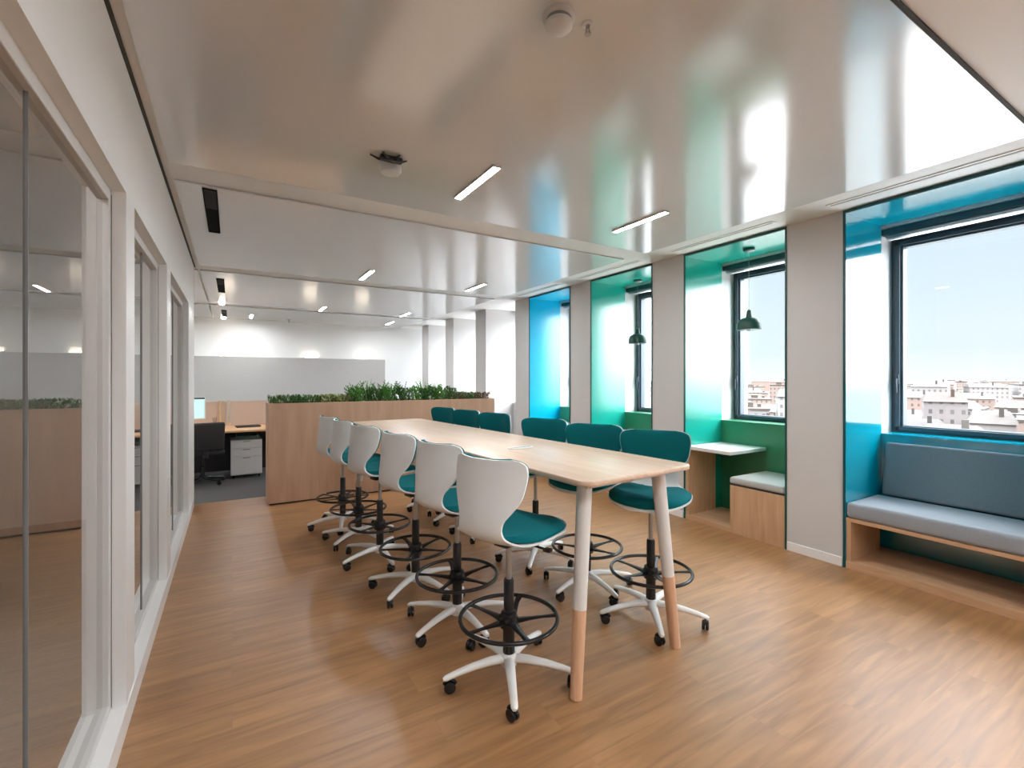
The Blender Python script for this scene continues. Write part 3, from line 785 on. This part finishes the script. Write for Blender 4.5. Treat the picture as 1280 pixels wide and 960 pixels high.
for k in range(5):
    a_ = 2*PI*k/5+.3
    bm = bmesh.new(); tube(bm, [(.02*math.cos(a_), .02*math.sin(a_), .10), (.29*math.cos(a_), .29*math.sin(a_), .065)], [.025, .017], 8)
    leg = obj('base_arm', bm, M['black'], oc, True)
    bm = bmesh.new(); lathe(bm, [(0, -.018), (.022, -.018), (.028, 0), (.022, .018), (0, .018)], 14, Matrix.Translation((.28*math.cos(a_), .28*math.sin(a_), .028)) @ Matrix.Rotation(PI/2, 4, 'X')); obj('caster', bm, M['black'], leg, True)
cu = thing('pencil_cup', 'small brown pencil cup beside the monitor on the desk', 'cup', (-.23, 8.55, .74))
bm = bmesh.new(); lathe(bm, [(0, 0), (.036, 0), (.04, .10), (.036, .10), (.033, .006), (0, .006)], 20); obj('cup_body', bm, M['legwood'], cu, True)
for k in range(3):
    bm = bmesh.new(); tube(bm, [(.01*(k-1), 0, .008), (.022*(k-1), .012, .17)], .004, 6); obj('pencil', bm, M['dark'], cu)
lt_ = thing('laptop', 'closed dark laptop lying on the desk in front of the blush divider', 'laptop', (.22, 8.62, .74), .1)
bm = bmesh.new(); box(bm, (-.17, -.12, 0), (.17, .12, .012), .004); obj('base', bm, M['dark'], lt_)
bm = bmesh.new(); box(bm, (-.17, -.12, .0125), (.17, .12, .02), .003); obj('lid', bm, M['dark'], lt_)

# ------------------------------------------------------------------ city outside
GZ = -26.
t = bmesh.new(); rn = 48
c0 = t.verts.new((0, 0, GZ))
rv = [t.verts.new((5000*math.cos(2*PI*k/rn), 5000*math.sin(2*PI*k/rn), GZ)) for k in range(rn)]
for k in range(rn): t.faces.new((c0, rv[k], rv[(k+1) % rn]))
struct('ground', t, M['ground'])
bm = bmesh.new(); prism(bm, [(95*math.cos(2*PI*k/64), 95*math.sin(2*PI*k/64)) for k in range(64)], GZ, GZ+.15)
struct('ground_bounce_disc', bm, M['bounce_disc'])  # unseen pale disc, added to bounce daylight up to the ceiling
rc = random.Random(11); nb = 0
for r in (106, 134, 170, 215, 270, 340, 430, 545, 700, 900, 1200):
    n = max(3, int(1.15*r/(6.5+r*.036)))
    for k in range(n):
        az = math.radians(17)+math.radians(66)*(k+rc.uniform(.45, .55))/n
        rr = r*rc.uniform(.98, 1.02)
        x, y = rr*math.sin(az), rr*math.cos(az)
        bw = rc.uniform(.62, .80)*(1.15*r/n)*.5; bd = rc.uniform(.04, .065)*r
        hh = rc.uniform(9, 17) if rc.random() < .85 else rc.uniform(17, 22)
        if r > 400: hh = rc.uniform(13, 24)
        rot = -az+rc.uniform(-.12, .12)
        fl_ = rc.random() < .55
        root = thing('city_building', 'pale low building of the hazy city outside the windows', 'building', (x, y, GZ), rot, 'hazy city buildings outside')
        obj('walls', B(((-bw, -bd, 0), (bw, bd, hh))), CITY[rc.randrange(6)], root)
        bm = bmesh.new()
        if fl_:
            box(bm, (-bw-.3, -bd-.3, hh), (bw+.3, bd+.3, hh+.7))
            box(bm, (-bw*.4, -bd*.4, hh+.7), (bw*.1, bd*.3, hh+2.6)); box(bm, (bw*.4, -bd*.2, hh+.7), (bw*.6, bd*.1, hh+1.9))
        else:
            e = .5; hz = hh+min(bd, 7)*.42
            v = [bm.verts.new(p) for p in ((-bw-e, -bd-e, hh), (bw+e, -bd-e, hh), (bw+e, bd+e, hh), (-bw-e, bd+e, hh), (-bw+1, 0, hz), (bw-1, 0, hz))]
            for f in ((0, 1, 5, 4), (2, 3, 4, 5), (1, 2, 5), (3, 0, 4), (3, 2, 1, 0)): bm.faces.new([v[q] for q in f])
        if not fl_: box(bm, (bw*.3, -bd*.5, hh), (bw*.3+.9, -bd*.5+.7, hz+1.0))
        obj('roof', bm, CROOF[rc.randrange(5)], root)

# ------------------------------------------------------------------ sky
W = bpy.data.worlds.new('sky'); sc.world = W; W.use_nodes = True
nt = W.node_tree; N = nt.nodes; L = nt.links
bg = N['Background']
tc = N.new('ShaderNodeTexCoord'); sp = N.new('ShaderNodeSeparateXYZ'); L.new(tc.outputs['Generated'], sp.inputs[0])
cr = N.new('ShaderNodeValToRGB'); cr.color_ramp.interpolation = 'EASE'
el = cr.color_ramp.elements
el[0].position = 0.; el[0].color = (.74, .765, .80, 1)
el[1].position = 1.; el[1].color = (.50, .68, .95, 1)
for p_, c_ in ((.06, (.63, .72, .80)), (.2, (.56, .67, .76)), (.45, (.52, .66, .80))):
    e_ = el.new(p_); e_.color = (*c_, 1)
L.new(sp.outputs['Z'], cr.inputs['Fac'])
# sky glow added behind the viewer's right shoulder to light room and alcove linings
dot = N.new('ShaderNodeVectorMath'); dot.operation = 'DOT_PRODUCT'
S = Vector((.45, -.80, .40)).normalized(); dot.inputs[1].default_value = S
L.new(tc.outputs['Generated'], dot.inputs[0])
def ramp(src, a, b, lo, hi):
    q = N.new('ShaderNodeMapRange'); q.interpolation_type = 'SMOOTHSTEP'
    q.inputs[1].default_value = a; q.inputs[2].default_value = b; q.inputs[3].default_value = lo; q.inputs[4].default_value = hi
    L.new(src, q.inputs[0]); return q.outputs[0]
dn = N.new('ShaderNodeVectorMath'); dn.operation = 'DOT_PRODUCT'; dn.inputs[1].default_value = Vector((.25, .96, .12)).normalized()  # second added glow, to blow out the far windows
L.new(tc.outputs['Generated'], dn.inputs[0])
parts_ = [ramp(dot.outputs['Value'], .35, .90, 0., 12.), ramp(dn.outputs['Value'], .72, .98, 0., 9.), ramp(sp.outputs['Z'], .28, .75, 0., 8.)]  # last term: overhead glow added for more daylight indoors
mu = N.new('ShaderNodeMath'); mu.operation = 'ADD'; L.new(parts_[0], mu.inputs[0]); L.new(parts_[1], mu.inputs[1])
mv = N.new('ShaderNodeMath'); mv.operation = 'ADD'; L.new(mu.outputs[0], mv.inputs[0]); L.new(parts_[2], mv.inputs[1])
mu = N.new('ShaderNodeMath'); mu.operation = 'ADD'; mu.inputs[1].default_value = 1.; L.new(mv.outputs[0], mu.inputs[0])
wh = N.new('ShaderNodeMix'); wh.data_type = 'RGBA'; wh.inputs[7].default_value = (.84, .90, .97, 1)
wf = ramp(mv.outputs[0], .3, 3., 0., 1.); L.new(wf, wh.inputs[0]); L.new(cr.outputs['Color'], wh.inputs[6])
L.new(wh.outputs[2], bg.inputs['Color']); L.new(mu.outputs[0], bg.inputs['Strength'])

su = bpy.data.lights.new('sun', 'SUN'); su.energy = 1.6; su.angle = .02; su.color = (1, .95, .88)
so = bpy.data.objects.new('sun', su); COL.objects.link(so); so.rotation_euler = Vector((.55, .35, -.75)).to_track_quat('-Z', 'Y').to_euler()

# light portals in the window openings (they only guide the sampling of the sky)
for i, y0, y1 in opens:
    la = bpy.data.lights.new('window_portal', 'AREA'); la.shape = 'RECTANGLE'; la.size = y1-y0; la.size_y = ZT-ZS
    la.cycles.is_portal = True
    lo = bpy.data.objects.new('window_portal', la); COL.objects.link(lo)
    lo.location = (XO+.02, (y0+y1)/2, (ZS+ZT)/2)
    lo.rotation_euler = Vector((-1, 0, 0)).to_track_quat('-Z', 'Y').to_euler()

# ------------------------------------------------------------------ camera
yaw = math.atan(350/587.15)
cam = bpy.data.cameras.new('camera'); cam.sensor_fit = 'HORIZONTAL'; cam.sensor_width = 36.
cam.lens = 36*587.15/1280; cam.shift_y = -6/1280; cam.clip_start = .02; cam.clip_end = 8000
co = bpy.data.objects.new('camera', cam); COL.objects.link(co)
co.location = (0, 0, 1.5); co.rotation_euler = (PI/2, 0, -yaw)
sc.camera = co

sc.view_settings.view_transform = 'Standard'
try: sc.view_settings.look = 'None'
except Exception: pass
sc.view_settings.exposure = .48; sc.view_settings.gamma = 1.; sc.view_settings.use_curve_mapping = False
cy = sc.cycles
cy.use_denoising = True
cy.max_bounces = 10; cy.diffuse_bounces = 5; cy.glossy_bounces = 4; cy.transparent_max_bounces = 12
cy.caustics_reflective = False; cy.caustics_refractive = False
cy.sample_clamp_indirect = 8.; cy.blur_glossy = .5
